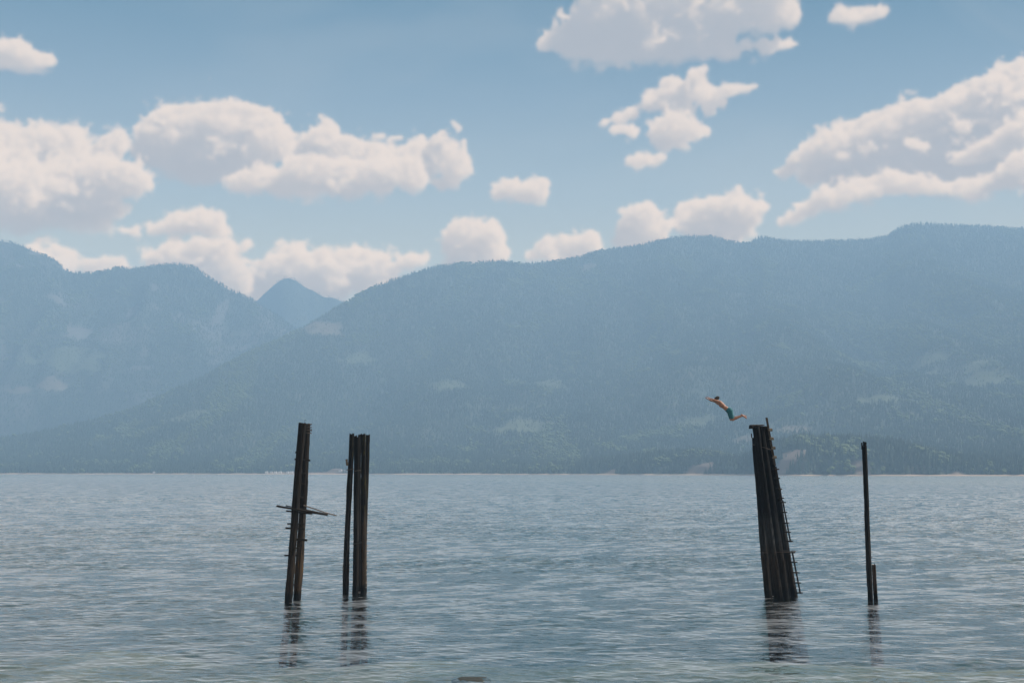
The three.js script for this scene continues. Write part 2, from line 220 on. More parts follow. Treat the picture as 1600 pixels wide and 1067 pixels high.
function terrain(name, height, u0, u1, cols, d0, d1, rows, farR, label, rocky = 0) {
  const pos = [], col = [], idx = [];
  for (let j = 0; j <= rows; j++) for (let i = 0; i <= cols; i++) {
    const q = j / rows, u = lerp(u0, u1, i / cols), d = lerp(d0 ? d0 : shoreAt(u) - 130, d1, q * (0.35 + 0.65 * q)), x = u * d, h = height(u, d);
    pos.push(x, h, -d);
    let c = [0.026, 0.034, 0.019]; const n = fbm(x / 40, d / 40, 2, 4), dry = smoothstep(n, 0.55, 0.8) * 0.3;
    c = c.map((v, k) => lerp(v, DRY[k], dry));
    if (rocky) { const b = smoothstep(fbm(x / 90, d / 160, 5, 4), 0.56, 0.68) * rocky; c = c.map((v, k) => lerp(v, ROCK[k], b)); }
    const p = patchAt(height, x, d); if (p) c = c.map((v, k) => lerp(v, p.p.color[k] * (0.75 + 0.5 * n), p.w));
    if (height === mainHeight && d - shoreAt(u) < 8) c = SCAR.map((v) => v * (0.8 + 0.5 * n));
    col.push(...c);
    if (i < cols && j < rows) { const a = j * (cols + 1) + i, b = a + 1, e = a + cols + 1, f = e + 1; idx.push(a, b, f, a, f, e); }
  }
  const g = new THREE.BufferGeometry();
  g.setAttribute('position', new THREE.Float32BufferAttribute(pos, 3)); g.setAttribute('color', new THREE.Float32BufferAttribute(col, 3)); g.setIndex(idx); g.computeVertexNormals();
  const m = shadow(new THREE.Mesh(g, mat({ vertexColors: true, roughness: 1 }))); m.name = name; m.userData = { kind: 'structure', label }; scene.add(m); return m;
}
terrain('mountain_slope', mainHeight, -0.50, 0.50, 620, 0, 4700, 320, 0, 'long forested mountain across the lake with clearings');
terrain('mountain_slope_001', leftHeight, -0.56, -0.08, 260, 3150, 4550, 200, 0, 'steep rocky mountain at the left behind the valley', 0.8);
terrain('mountain_peak', peakHeight, -0.24, -0.06, 120, 4150, 5250, 90, 0, 'distant pointed peak in the valley gap', 0.9);
console.log('terrain done');

// forest: far-off wood that reads as one mass
function conifer(seed, tiers, seg) {
  const r = rng(seed), pos = [];
  for (let k = 0; k < tiers; k++) {
    const y0 = 0.06 + 0.80 * k / tiers, y1 = Math.min(1, y0 + 1.55 / tiers + 0.05), rad = 0.17 * (1 - k / (tiers + 0.35)) * (0.85 + 0.3 * r()), ph = r() * 6, ring = [];
    for (let i = 0; i < seg; i++) { const a = ph + i / seg * Math.PI * 2, q = rad * (i % 2 ? 0.62 : 1.1) * (0.8 + 0.4 * r()); ring.push([Math.cos(a) * q, y0 - (i % 2 ? -0.02 : 0.035) + 0.02 * r(), Math.sin(a) * q]); }
    const tip = k === tiers - 1 ? 1 : y1;
    for (let i = 0; i < seg; i++) { const a = ring[i], b = ring[(i + 1) % seg]; pos.push(...b, ...a, 0, tip, 0); }
  }
  for (let i = 0; i < 3; i++) { const a = i * 2.1, b = a + 2.1; pos.push(0.02 * Math.cos(b), -0.08, 0.02 * Math.sin(b), 0.02 * Math.cos(a), -0.08, 0.02 * Math.sin(a), 0, 0.5, 0); }
  const g = new THREE.BufferGeometry(); g.setAttribute('position', new THREE.Float32BufferAttribute(pos, 3)); g.computeVertexNormals(); return g;
}
function broadleaf(seed) {
  const r = rng(seed), parts = [];
  for (let k = 0; k < 7; k++) { const g = new THREE.IcosahedronGeometry(0.17 + 0.1 * r(), 0); g.rotateX(r() * 3); g.rotateY(r() * 3); g.translate((r() - 0.5) * 0.42, 0.38 + 0.5 * r(), (r() - 0.5) * 0.42); parts.push(g); }
  const t = new THREE.CylinderGeometry(0.03, 0.05, 0.5, 5, 1, true); t.translate(0, 0.18, 0); parts.push(t.toNonIndexed());
  return mergeGeometries(parts.map((g) => { const q = g.index ? g.toNonIndexed() : g; q.deleteAttribute('uv'); return q; }));
}
const coneA = conifer(3, 4, 6), coneB = conifer(8, 3, 6), coneC = conifer(21, 5, 6), leafy = broadleaf(5);
const leafMat = mat({ color: 0xffffff, roughness: 0.95, side: THREE.DoubleSide });
function forest(name, label, height, count, u0, u1, d0, d1, seed, hMin, hMax, bare, dense = 0) {
  const r = rng(seed), sets = [[], [], [], []];
  for (let i = 0; i < count; i++) {
    const d = Math.sqrt(lerp(d0 * d0, d1 * d1, r())), u = lerp(u0, u1, r()), x = u * d;
    const keep = r(), kind = r(), size = r(), tone = r(), turn = r();
    if (height === mainHeight) { const s = d - shoreAt(u); if (s < 9 || (d > curve(RIDGE_FAR, u) + 70)) continue; if (dense && s > 250) continue; if (s < 30 && keep < 0.25) continue; }
    const stand = fbm(x / 120, d / 200, 11, 3);
    let hh = lerp(hMin, hMax, size * size) * (0.7 + 0.6 * stand);
    const p = patchAt(height, x, d); if (p) { if (keep > p.p.keep + (1 - p.w)) continue; hh *= 1 - 0.45 * p.w; }
    if (bare && keep < bare * smoothstep(fbm(x / 90, d / 160, 5, 4), 0.5, 0.66)) continue;
    const broad = smoothstep(fbm(x / 70, d / 110, 19, 3), 0.62, 0.80) * 0.75 + smoothstep(noise(x / 55 + 3 * noise(x / 300, d / 500, 3), d / 800, 14), 0.72, 0.86) * 0.45 + 0.02;
    const k = kind < (dense ? broad * 0.35 : broad) ? 3 : Math.floor(turn * 2.999), y = height(u, d);
    sets[k].push([x, y, -d, k === 3 ? hh * 0.75 : hh, turn * 6.28, clamp(tone * 0.7 + (fbm(x / 160, d / 260, 31, 3) - 0.38) * 1.5, 0, 1.3), (k === 3 ? 1.1 : 1.05) * (0.8 + 0.45 * tone)]);
  }
  const o = new THREE.Object3D(), c = new THREE.Color();
  [coneA, coneB, coneC, leafy].forEach((g, k) => {
    const s = sets[k]; if (!s.length) return;
    const m = shadow(new THREE.InstancedMesh(g, leafMat, s.length));
    s.forEach(([x, y, z, hh, turn, tone, wide], i) => {
      o.position.set(x, y - 0.3, z); o.rotation.set(0, turn, 0); o.scale.set(hh * wide, hh, hh * wide); o.updateMatrix(); m.setMatrixAt(i, o.matrix);
      if (k === 3) c.setRGB(lerp(0.055, 0.09, tone), lerp(0.075, 0.115, tone), lerp(0.026, 0.038, tone)); else c.setRGB(lerp(0.019, 0.031, tone * tone), lerp(0.032, 0.047, tone), lerp(0.018, 0.025, tone));
      m.setColorAt(i, c);
    });
    m.name = k ? `${name}_${String(k).padStart(3, '0')}` : name; m.userData = { kind: 'stuff', label: k === 3 ? label[1] : label[0], category: 'forest' }; scene.add(m);
  });
}
forest('lakeside_forest', ['dark conifer forest covering the long mountain beyond the lake', 'paler broadleaf trees mixed into the forest beyond the lake'], mainHeight, 270000, -0.44, 0.44, 1500, 4280, 41, 6, 12, 0);
forest('shore_forest', ['belt of dark conifers along the far shore and on its low wooded knoll', 'paler broadleaf trees in the belt along the far shore'], mainHeight, 120000, -0.44, 0.44, 1500, 2600, 42, 8, 15, 0, 1);
forest('valley_forest', ['dark conifer forest on the steep left mountain', 'paler broadleaf trees on the steep left mountain'], leftHeight, 70000, -0.46, -0.10, 3350, 4280, 43, 6, 11, 0.45);
forest('peak_forest', ['sparse conifers on the distant pointed peak', 'pale shrubs on the distant pointed peak'], peakHeight, 9000, -0.22, -0.07, 4350, 5020, 47, 5, 8, 0.9);
console.log('forest done');

// ------------------------------------------------------------------ lake
function waveField(n, size, seed, lo, hi, waves, wind, spread) {      // a tile of wave height in metres
  const h = new Float32Array(n * n), r = rng(seed);
  for (let w = 0; w < waves; w++) {
    const lam = lo * Math.pow(hi / lo, r()), a = wind + (r() + r() + r() - 1.5) * spread, kx = Math.round(size / lam * Math.cos(a)), ky = Math.round(size / lam * Math.sin(a));
    if (!kx && !ky) continue;
    const real = size / Math.hypot(kx, ky), amp = 0.0135 * Math.pow(real, 1.05) / Math.sqrt(waves / 60), ph = r() * 6.283;
    const cx = new Float32Array(n), sx = new Float32Array(n);
    for (let i = 0; i < n; i++) { const t = i / n * kx * Math.PI * 2; cx[i] = Math.cos(t); sx[i] = Math.sin(t); }
    for (let j = 0; j < n; j++) { const t = j / n * ky * Math.PI * 2 + ph, c = Math.cos(t) * amp, s = Math.sin(t) * amp, o = j * n; for (let i = 0; i < n; i++) h[o + i] += s * cx[i] + c * sx[i]; }
  }
  return h;
}
const TILE = 26, TN = 1024;
function waveNormals() {
  const h = waveField(TN, TILE, 5, 0.14, 0.8, 150, 1.35, 1.2), d = new Uint8Array(TN * TN * 4), px = TILE / TN;
  for (let j = 0; j < TN; j++) for (let i = 0; i < TN; i++) {
    const sx = (h[j * TN + (i + 1) % TN] - h[j * TN + (i + TN - 1) % TN]) / (2 * px), sy = (h[((j + 1) % TN) * TN + i] - h[((j + TN - 1) % TN) * TN + i]) / (2 * px), l = 1 / Math.hypot(sx, sy, 1), o = (j * TN + i) * 4;
    d[o] = (-sx * l * 0.5 + 0.5) * 255; d[o + 1] = (-sy * l * 0.5 + 0.5) * 255; d[o + 2] = (l * 0.5 + 0.5) * 255; d[o + 3] = 255;
  }
  const t = new THREE.DataTexture(d, TN, TN); t.wrapS = t.wrapT = THREE.RepeatWrapping; t.magFilter = THREE.LinearFilter; t.minFilter = THREE.LinearMipmapLinearFilter; t.generateMipmaps = true; t.needsUpdate = true; return t;
}
// waves of 0.4 to 3 m are real relief near the pilings; the ripples on them are in the normal map
const SWELL = 44, SN = 1024, swell = waveField(SN, SWELL, 77, 0.32, 1.5, 170, 1.35, 1.05);
const gust = (x, z) => 0.30 + 0.9 * fbm(x / 19 + 4, z / 30, 2, 3) + 0.75 * smoothstep(fbm(x / 75 + 9, z / 15, 6, 4), 0.40, 0.66);   // wind lanes and slicks
function swellAt(x, z) {
  const u = (x / SWELL % 1 + 1) % 1 * SN, v = (z / SWELL % 1 + 1) % 1 * SN, i = Math.floor(u), j = Math.floor(v), p = u - i, q = v - j, i2 = (i + 1) % SN, j2 = (j + 1) % SN;
  const h = lerp(lerp(swell[j * SN + i], swell[j * SN + i2], p), lerp(swell[j2 * SN + i], swell[j2 * SN + i2], p), q);
  return (h + 2 * h * Math.abs(h)) * 0.21 * gust(x, z);
}
function lake() {
  const parts = [];
  const sheet = (rows, xs, fade) => {
    const n = xs.length, pos = new Float32Array(rows.length * n * 3), uv = new Float32Array(rows.length * n * 2), idx = [];
    rows.forEach((d, j) => xs.forEach((k, i) => {
      const x = k(d), f = fade ? smoothstep(d, rows[0], rows[0] + 2) * (1 - smoothstep(d, 290, rows[rows.length - 1])) * smoothstep(Math.min(i, n - 1 - i), 0, 6) : 0, o = j * n + i;
      pos[o * 3] = x; pos[o * 3 + 1] = f > 0 ? swellAt(x, d) * f : 0; pos[o * 3 + 2] = -d; uv[o * 2] = x / TILE; uv[o * 2 + 1] = d / TILE;
      if (i < n - 1 && j < rows.length - 1) { const b = o + 1, e = o + n, q = e + 1; idx.push(o, b, q, o, q, e); }
    }));
    const g = new THREE.BufferGeometry(); g.setAttribute('position', new THREE.BufferAttribute(pos, 3)); g.setAttribute('uv', new THREE.BufferAttribute(uv, 2)); g.setIndex(idx); g.computeVertexNormals(); parts.push(g);
  };
  const D0 = 32, D1 = 420, half = (d) => 6 + d * 0.44, near = [], N = 560;
  for (let d = D0; d < D1; d += 0.085 * Math.max(1, d / 50)) near.push(d); near.push(D1);
  sheet(near, Array.from({ length: N + 1 }, (_, i) => (d) => lerp(-half(d), half(d), i / N)), true);
  const big = 2600, far = [D1, 700, 1200, 1600, 2420];
  sheet(far, Array.from({ length: 25 }, (_, i) => (d) => lerp(-half(d), half(d), i / 24)), false);
  for (const s of [-1, 1]) sheet([-60, 0, D0, ...[60, 100, 200, 300], ...far], Array.from({ length: 5 }, (_, i) => (d) => s * lerp(half(Math.max(d, D0)), big, s > 0 ? i / 4 : 1 - i / 4)), false);
  sheet([-60, 0, D0], Array.from({ length: 3 }, (_, i) => () => lerp(-half(D0), half(D0), i / 2)), false);
  return mergeGeometries(parts);
}
// breeze on the water: ruffled patches between smoother slicks
function breeze() {
  const n = 1024, d = new Uint8Array(n * n * 4), ring = (i) => i / n * Math.PI * 2;
  for (let j = 0; j < n; j++) for (let i = 0; i < n; i++) {
    const a = ring(i), b = ring(j), ca = Math.cos(a) * 12, sa = Math.sin(a) * 12, cb = Math.cos(b) * 23, sb = Math.sin(b) * 23;
    const f = 0.5 * (fbm(ca + 20, sa + cb, sb + 3, 4) + fbm(ca + cb * 0.7, sa - 9, sb + sa * 0.6 + 40, 4)), v = lerp(0.095, 0.31, smoothstep(f, 0.40, 0.585)), o = (j * n + i) * 4;
    d[o] = d[o + 1] = d[o + 2] = 255 * v; d[o + 3] = 255;
  }
  const t = new THREE.DataTexture(d, n, n); t.wrapS = t.wrapT = THREE.RepeatWrapping; t.magFilter = THREE.LinearFilter; t.minFilter = THREE.LinearMipmapLinearFilter; t.generateMipmaps = true; t.repeat.set(0.235, 0.235); t.rotation = 0.37; t.needsUpdate = true; return t;
}
const waterMat = new THREE.MeshPhysicalMaterial({ color: rgb(0.60, 0.76, 0.76), roughness: 1, roughnessMap: breeze(), metalness: 0, ior: 1.333, transmission: 1, thickness: 0, normalMap: waveNormals(), normalScale: new THREE.Vector2(0.21, 0.21) });
const water = new THREE.Mesh(lake(), waterMat); water.name = 'lake_water'; water.receiveShadow = true; water.userData = { kind: 'structure', label: 'rippled blue grey lake' }; scene.add(water);
// the lake bed: pale cobbles close to the near shore, deep-water darkening painted into its colour beyond
{
  const pos = [], col = [], idx = [], C = 120, rows = []; for (let d = -60; d < 110; d += 1.2) rows.push(d); rows.push(140, 250, 400, 600, 1200, 1800, 2440);
  rows.forEach((d, j) => { for (let i = 0; i <= C; i++) {
    const k = (i / C - 0.5) * 2, x = Math.abs(d) > 200 ? k * 2600 : Math.sign(k) * (Math.abs(k) * 70 + Math.pow(Math.abs(k), 6) * 2500), n = fbm(x / 5, d / 5, 9, 4), m = fbm(x / 0.9, d / 1.3, 2, 2);
    const y = d < 140 ? -0.35 - Math.max(0, d - 34) * 0.03 - smoothstep(d + (fbm(x / 17, d / 40, 3, 4) - 0.5) * 46, 44, 86) * 3.8 - smoothstep(d, 60, 140) * 6 + (n - 0.5) * 0.5 : lerp(-15.5, -8.4, smoothstep(d, 140, 600));
    pos.push(x, Math.min(-0.2, y), -d);
    const stones = smoothstep(n * 1.6 - 0.3 + (60 - d) / 34, 0.1, 1.3), s = 0.55 + 0.9 * m;
    col.push(lerp(0.016, 0.150 * s, stones), lerp(0.044, 0.125 * s, stones), lerp(0.062, 0.10 * s, stones));
    if (i < C && j < rows.length - 1) { const a = j * (C + 1) + i, b = a + 1, e = a + C + 1, f = e + 1; idx.push(a, b, f, a, f, e); }
  } });
  const g = new THREE.BufferGeometry(); g.setAttribute('position', new THREE.Float32BufferAttribute(pos, 3)); g.setAttribute('color', new THREE.Float32BufferAttribute(col, 3)); g.setIndex(idx); g.computeVertexNormals();
  const bed = shadow(new THREE.Mesh(g, mat({ vertexColors: true, roughness: 1 }))); bed.name = 'lake_bed'; bed.userData = { kind: 'structure', label: 'stony lake bed under the water' }; scene.add(bed);
}
console.log('lake done');
// ------------------------------------------------------------------ timber
const taken = new Map();
function numbered(n) { const k = taken.get(n) ?? 0; taken.set(n, k + 1); return k ? `${n}_${String(k).padStart(3, '0')}` : n; }
function thing(name, label, category, pos, group) { const o = new THREE.Group(); o.name = numbered(name); o.position.set(...pos); o.userData = { label, category }; if (group) o.userData.group = group; scene.add(o); return o; }
function part(name, geo, material, parent, label) { geo.translate(-parent.position.x, -parent.position.y, -parent.position.z); const m = shadow(new THREE.Mesh(geo, material)); m.name = name; if (label) m.userData.label = label; parent.add(m); return m; }
function grain(seed, w, h, fx, fy) {               // fibre streaks running along v
  const d = new Uint8Array(w * h * 4), b = new Uint8Array(w * h * 4);
  for (let j = 0; j < h; j++) for (let i = 0; i < w; i++) {
    const u = i / w, v = j / h, ring = (k) => { const a = u * Math.PI * 2; return fbm(Math.cos(a) * k + seed, Math.sin(a) * k, v * fy * k * 0.12, 4); };
    const s = ring(fx), q = ring(fx * 0.3), check = smoothstep(Math.abs(noise(u * 38 + noise(1, v * 9, seed) * 1.3, v * 2.2, seed + 9) - 0.5), 0.0, 0.055);
    const c = clamp(0.42 + 0.75 * (s - 0.35) + 0.5 * (q - 0.4), 0.15, 1) * (0.45 + 0.55 * check), o = (j * w + i) * 4;
    d[o] = 255 * c; d[o + 1] = 255 * c * 0.985; d[o + 2] = 255 * c * 0.96; d[o + 3] = 255;
    b[o] = b[o + 1] = b[o + 2] = 255 * clamp(s * 0.6 + check * 0.4, 0, 1); b[o + 3] = 255;
  }
  return [d, b].map((a, k) => { const t = new THREE.DataTexture(a, w, h); t.wrapS = t.wrapT = THREE.RepeatWrapping; t.magFilter = THREE.LinearFilter; t.minFilter = THREE.LinearMipmapLinearFilter; t.generateMipmaps = true; if (!k) t.colorSpace = THREE.SRGBColorSpace; t.needsUpdate = true; return t; });
}
const [grainMap, grainBump] = grain(4, 256, 512, 7, 3);
const timber = new THREE.MeshPhysicalMaterial({ specularIntensity: 0.25, map: grainMap, bumpMap: grainBump, bumpScale: 0.02, roughness: 0.88, vertexColors: true });
const V = (a) => new THREE.Vector3(...a);
// A driven pile: tapered, crooked trunk with checks, ragged head and a dark wet band at the water. tones: colour along its height
function pile(from, to, r0, r1, seed, tones, o = {}) {
  const A = V(from), B = V(to), axis = B.clone().sub(A), len = axis.length(); axis.normalize();
  const low = o.low ?? 3.6, start = A.clone().addScaledVector(axis, -low), L = len + low, side = new THREE.Vector3(0, 0, 1).cross(axis).normalize().negate(), front = side.clone().cross(axis).negate().normalize();
  const N = 30, M = Math.max(24, Math.round(L * 9)), pos = [], uv = [], col = [], idx = [], r = rng(seed), ph = r() * 9, bend = (o.bend ?? 0.05) * (r() - 0.5) * 2, crack = Array.from({ length: 4 }, () => [r() * 6.283, 0.05 + 0.05 * r(), r() * L, 0.5 + r() * 3]);
  for (let j = 0; j <= M; j++) for (let i = 0; i <= N; i++) {
    const a = i % N / N * Math.PI * 2, ca = Math.cos(a), sa = Math.sin(a), t = j / M; let s = t * L;
    let q = lerp(r0, r1, t) * (1 + (fbm(ca * 1.3 + ph, sa * 1.3, s * 0.7, 3) - 0.5) * 0.34 + (fbm(ca * 4 + ph, sa * 4, s * 0.55 + 8, 3) - 0.5) * 0.30 + (noise(ca * 3 + ph, sa * 3 + 5, s * 4) - 0.5) * 0.12);
    for (const [c, w, at, run] of crack) { const g = Math.abs(Math.atan2(Math.sin(a - c - 0.1 * Math.sin(s)), Math.cos(a - c - 0.1 * Math.sin(s)))); if (g < w * 4 && Math.abs(s - at) < run) q -= r0 * 0.22 * (1 - g / (w * 4)); }
    if (t > 0.985 - 0) q *= 0.97;
    if (j === M) s -= (o.ragged ?? 0.12) * fbm(ca * 2.2 + ph * 3, sa * 2.2, 5, 3) * (H3(i % N, seed, 3) < 0.35 ? 1.7 : 1);
    const wob = Math.sin(s * 0.55 + ph) * 0.02 + bend * Math.sin(Math.PI * s / L), p = start.clone().addScaledVector(axis, s).addScaledVector(side, ca * q + wob).addScaledVector(front, sa * q + wob * 0.6);
    pos.push(p.x, p.y, p.z); uv.push(i / N + ph, s / 1.9);
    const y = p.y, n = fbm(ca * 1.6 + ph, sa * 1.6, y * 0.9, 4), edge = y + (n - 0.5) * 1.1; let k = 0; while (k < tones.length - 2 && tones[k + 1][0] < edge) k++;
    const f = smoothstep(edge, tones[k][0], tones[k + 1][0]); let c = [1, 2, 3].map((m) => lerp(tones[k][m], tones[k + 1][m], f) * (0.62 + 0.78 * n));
    const wet = 1 - smoothstep(y + (noise(ca * 2, sa * 2, ph) - 0.5) * 0.12, 0.36, 0.46); c = c.map((m, x) => lerp(m, [0.010, 0.011, 0.012][x], wet));
    if (o.moss) { const g = smoothstep(fbm(ca * 3 + ph, sa * 3, y * 3.1, 3), 0.60, 0.70) * smoothstep(y, o.moss[0], o.moss[0] + 0.6) * (1 - smoothstep(y, o.moss[1] - 0.6, o.moss[1])); c = c.map((m, x) => lerp(m, (o.mossColor ?? [0.13, 0.12, 0.02])[x], g)); }
    col.push(...c);
    if (i < N && j < M) { const e = j * (N + 1) + i, g = e + N + 1; idx.push(e, e + 1, g + 1, e, g + 1, g); }
  }
  const top = start.clone().addScaledVector(axis, L - (o.ragged ?? 0.12) * 0.9), c0 = pos.length / 3; pos.push(top.x, top.y, top.z); uv.push(0.5, 0.5); col.push(0.03, 0.027, 0.024);
  for (let i = 0; i < N; i++) idx.push(M * (N + 1) + i, M * (N + 1) + i + 1, c0);
  const g = new THREE.BufferGeometry(); g.setAttribute('position', new THREE.Float32BufferAttribute(pos, 3)); g.setAttribute('uv', new THREE.Float32BufferAttribute(uv, 2)); g.setAttribute('color', new THREE.Float32BufferAttribute(col, 3)); g.setIndex(idx); g.computeVertexNormals(); return g;
}
// a rough sawn or split board between two points
function board(from, to, wide, thick, seed, tone = [0.05, 0.042, 0.035]) {
  const A = V(from), B = V(to), ax = B.clone().sub(A), L = ax.length(); ax.normalize();
  const r = rng(seed), up = new THREE.Vector3(0, 1, 0).addScaledVector(ax, -ax.y).normalize(), out = ax.clone().cross(up), S = 8, pos = [], uv = [], col = [], idx = [];
  const ring = [[-1, -1], [-0.8, -1.06], [0.8, -1.02], [1, -0.85], [1, 0.85], [0.82, 1.05], [-0.8, 1], [-1, 0.85]];
  for (let j = 0; j <= S; j++) { const t = j / S, wob = (r() - 0.5) * wide * 0.10, k = 1 - 0.10 * r(); ring.forEach(([a, b], i) => {
    const end = (j === 0 || j === S) ? (r() - 0.5) * 0.05 : 0, p = A.clone().addScaledVector(ax, t * L + end).addScaledVector(up, a * wide / 2 * k + wob).addScaledVector(out, b * thick / 2 * k);
    pos.push(p.x, p.y, p.z); uv.push((a * wide + b * thick) * 0.7, t * L / 1.9); const n = 0.7 + 0.6 * fbm(t * L * 2, i, seed, 2); col.push(tone[0] * n, tone[1] * n, tone[2] * n); }); }
  const n = ring.length; for (let j = 0; j < S; j++) for (let i = 0; i < n; i++) { const a = j * n + i, b = j * n + (i + 1) % n; idx.push(a, b, b + n, a, b + n, a + n); }
  for (let i = 1; i < n - 1; i++) { idx.push(0, i + 1, i); idx.push(S * n, S * n + i, S * n + i + 1); }
  const g = new THREE.BufferGeometry(); g.setAttribute('position', new THREE.Float32BufferAttribute(pos, 3)); g.setAttribute('uv', new THREE.Float32BufferAttribute(uv, 2)); g.setAttribute('color', new THREE.Float32BufferAttribute(col, 3)); g.setIndex(idx); const f = g.toNonIndexed(); f.computeVertexNormals(); return f;
}
const iron = mat({ color: rgb(0.035, 0.024, 0.018), roughness: 0.75, metalness: 0.3 });
function cable(points, r, closed = false) { return new THREE.TubeGeometry(new THREE.CatmullRomCurve3(points.map(V), closed), points.length * 8, r, 6, closed); }
function loop(c, rx, rz, tilt, n, seed) { const r = rng(seed), out = []; for (let i = 0; i < n; i++) { const a = i / n * Math.PI * 2; out.push([c[0] + Math.cos(a) * rx * (0.97 + 0.06 * r()), c[1] + Math.cos(a) * tilt + (r() - 0.5) * 0.03, c[2] + Math.sin(a) * rz * (0.97 + 0.06 * r())]); } return out; }
// tones: [height above water, r, g, b]
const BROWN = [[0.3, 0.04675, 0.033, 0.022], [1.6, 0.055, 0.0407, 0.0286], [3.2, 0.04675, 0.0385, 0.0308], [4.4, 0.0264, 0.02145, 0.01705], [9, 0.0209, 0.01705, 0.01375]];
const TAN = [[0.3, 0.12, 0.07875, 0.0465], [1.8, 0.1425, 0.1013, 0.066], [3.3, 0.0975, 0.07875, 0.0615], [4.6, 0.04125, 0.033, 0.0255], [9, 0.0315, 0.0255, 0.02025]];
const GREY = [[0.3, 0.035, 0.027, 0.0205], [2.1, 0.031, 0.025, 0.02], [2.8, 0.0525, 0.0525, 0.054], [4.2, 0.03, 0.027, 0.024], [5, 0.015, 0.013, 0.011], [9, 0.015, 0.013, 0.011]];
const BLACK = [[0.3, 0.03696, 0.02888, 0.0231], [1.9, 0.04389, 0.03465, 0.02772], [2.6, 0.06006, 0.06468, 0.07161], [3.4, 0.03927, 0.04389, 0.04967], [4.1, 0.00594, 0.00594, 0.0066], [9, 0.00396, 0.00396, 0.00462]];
const MOSS_RANGE = [4.2, 7.6];

// 1. the leaning pair with rungs
{
  const t = thing('piling_pair', 'two leaning weathered timber piles lashed together with nailed rungs and splayed planks', 'piling', [-9.941, 0, -65.011]);
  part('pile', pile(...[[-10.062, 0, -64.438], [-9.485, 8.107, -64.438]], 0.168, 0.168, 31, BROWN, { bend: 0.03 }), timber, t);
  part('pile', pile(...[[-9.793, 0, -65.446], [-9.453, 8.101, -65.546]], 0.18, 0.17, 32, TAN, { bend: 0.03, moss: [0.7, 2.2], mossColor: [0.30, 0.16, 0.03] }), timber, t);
  const rungs = [[[-9.84, 6.723, -64.65], [-9.689, 6.715, -64.65], .09], [[-9.841, 6.402, -64.53], [-9.14, 6.355, -64.45], .085], [[-9.752, 5.756, -64.5], [-9.317, 5.768, -64.45], .085], [[-9.809, 5.307, -64.5], [-9.357, 5.285, -64.45], .09], [[-9.824, 4.704, -64.5], [-9.413, 4.682, -64.45], .085],
    [[-10.13, 3.507, -64.5], [-9.357, 3.503, -64.45], .075], [[-10.302, 3.29, -65.2], [-9.448, 3.24, -65.3], .085], [[-9.984, 2.84, -64.47], [-9.225, 2.78, -64.4], .105], [[-10.057, 2.433, -64.5], [-9.567, 2.43, -64.45], .085], [[-10.229, 2.094, -64.45], [-9.62, 2.106, -64.45], .08], [[-10.148, 0.861, -64.45], [-9.745, 0.787, -64.45], .085]];
  rungs.forEach(([a, b, w], i) => part('rung', board(a, b, w, 0.05, 60 + i, [0.060, 0.052, 0.045]), timber, t));
  part('plank', board([-10.59, 4.307, -64.35], [-8.298, 3.911, -64.2], 0.085, 0.22, 81, [0.085, 0.07, 0.055]), timber, t);
  part('plank', board([-10.292, 4.307, -65.05], [-8.429, 3.907, -65.25], 0.055, 0.18, 82, [0.07, 0.06, 0.05]), timber, t);
  part('plank', board([-10.163, 4.082, -64.4], [-9.017, 3.955, -64.45], 0.07, 0.16, 83, [0.045, 0.04, 0.034]), timber, t);
  part('pole', cable([[-9.491, 4.317, -65.1], [-8.951, 4.152, -65], [-8.471, 3.993, -64.9], [-7.953, 3.864, -64.8]], 0.028), mat({ color: rgb(0.13, 0.10, 0.075), roughness: 0.9 }), t);
  const c = [-9.414, 7.741, -64.9];
  for (let i = 0; i < 4; i++) part('wire_wrap', cable(loop([c[0], c[1] + 0.11 * (i - 1.2), c[2]], 0.275, 0.21, 0.03 * (i - 1), 14, 90 + i), 0.016, true), iron, t);
  part('wire_end', cable([[-9.616, 7.752, -64.65], [-9.661, 7.762, -64.6], [-9.67, 7.691, -64.55], [-9.704, 7.592, -64.55]], 0.010), iron, t);
  part('wire_end', cable([[-9.178, 7.727, -64.8], [-9.111, 7.769, -64.65], [-9.132, 7.636, -64.65]], 0.010), iron, t);
  part('frayed_fibre', cable([[-9.451, 8.117, -64.8], [-9.434, 8.181, -64.8], [-9.394, 8.192, -64.8]], 0.008), iron, t);
  part('dangling_line', cable([[-9.464, 2.074, -64.8], [-9.403, 1.74, -64.65], [-9.414, 1.284, -64.65], [-9.447, 0.743, -64.65]], 0.008), iron, t);
}
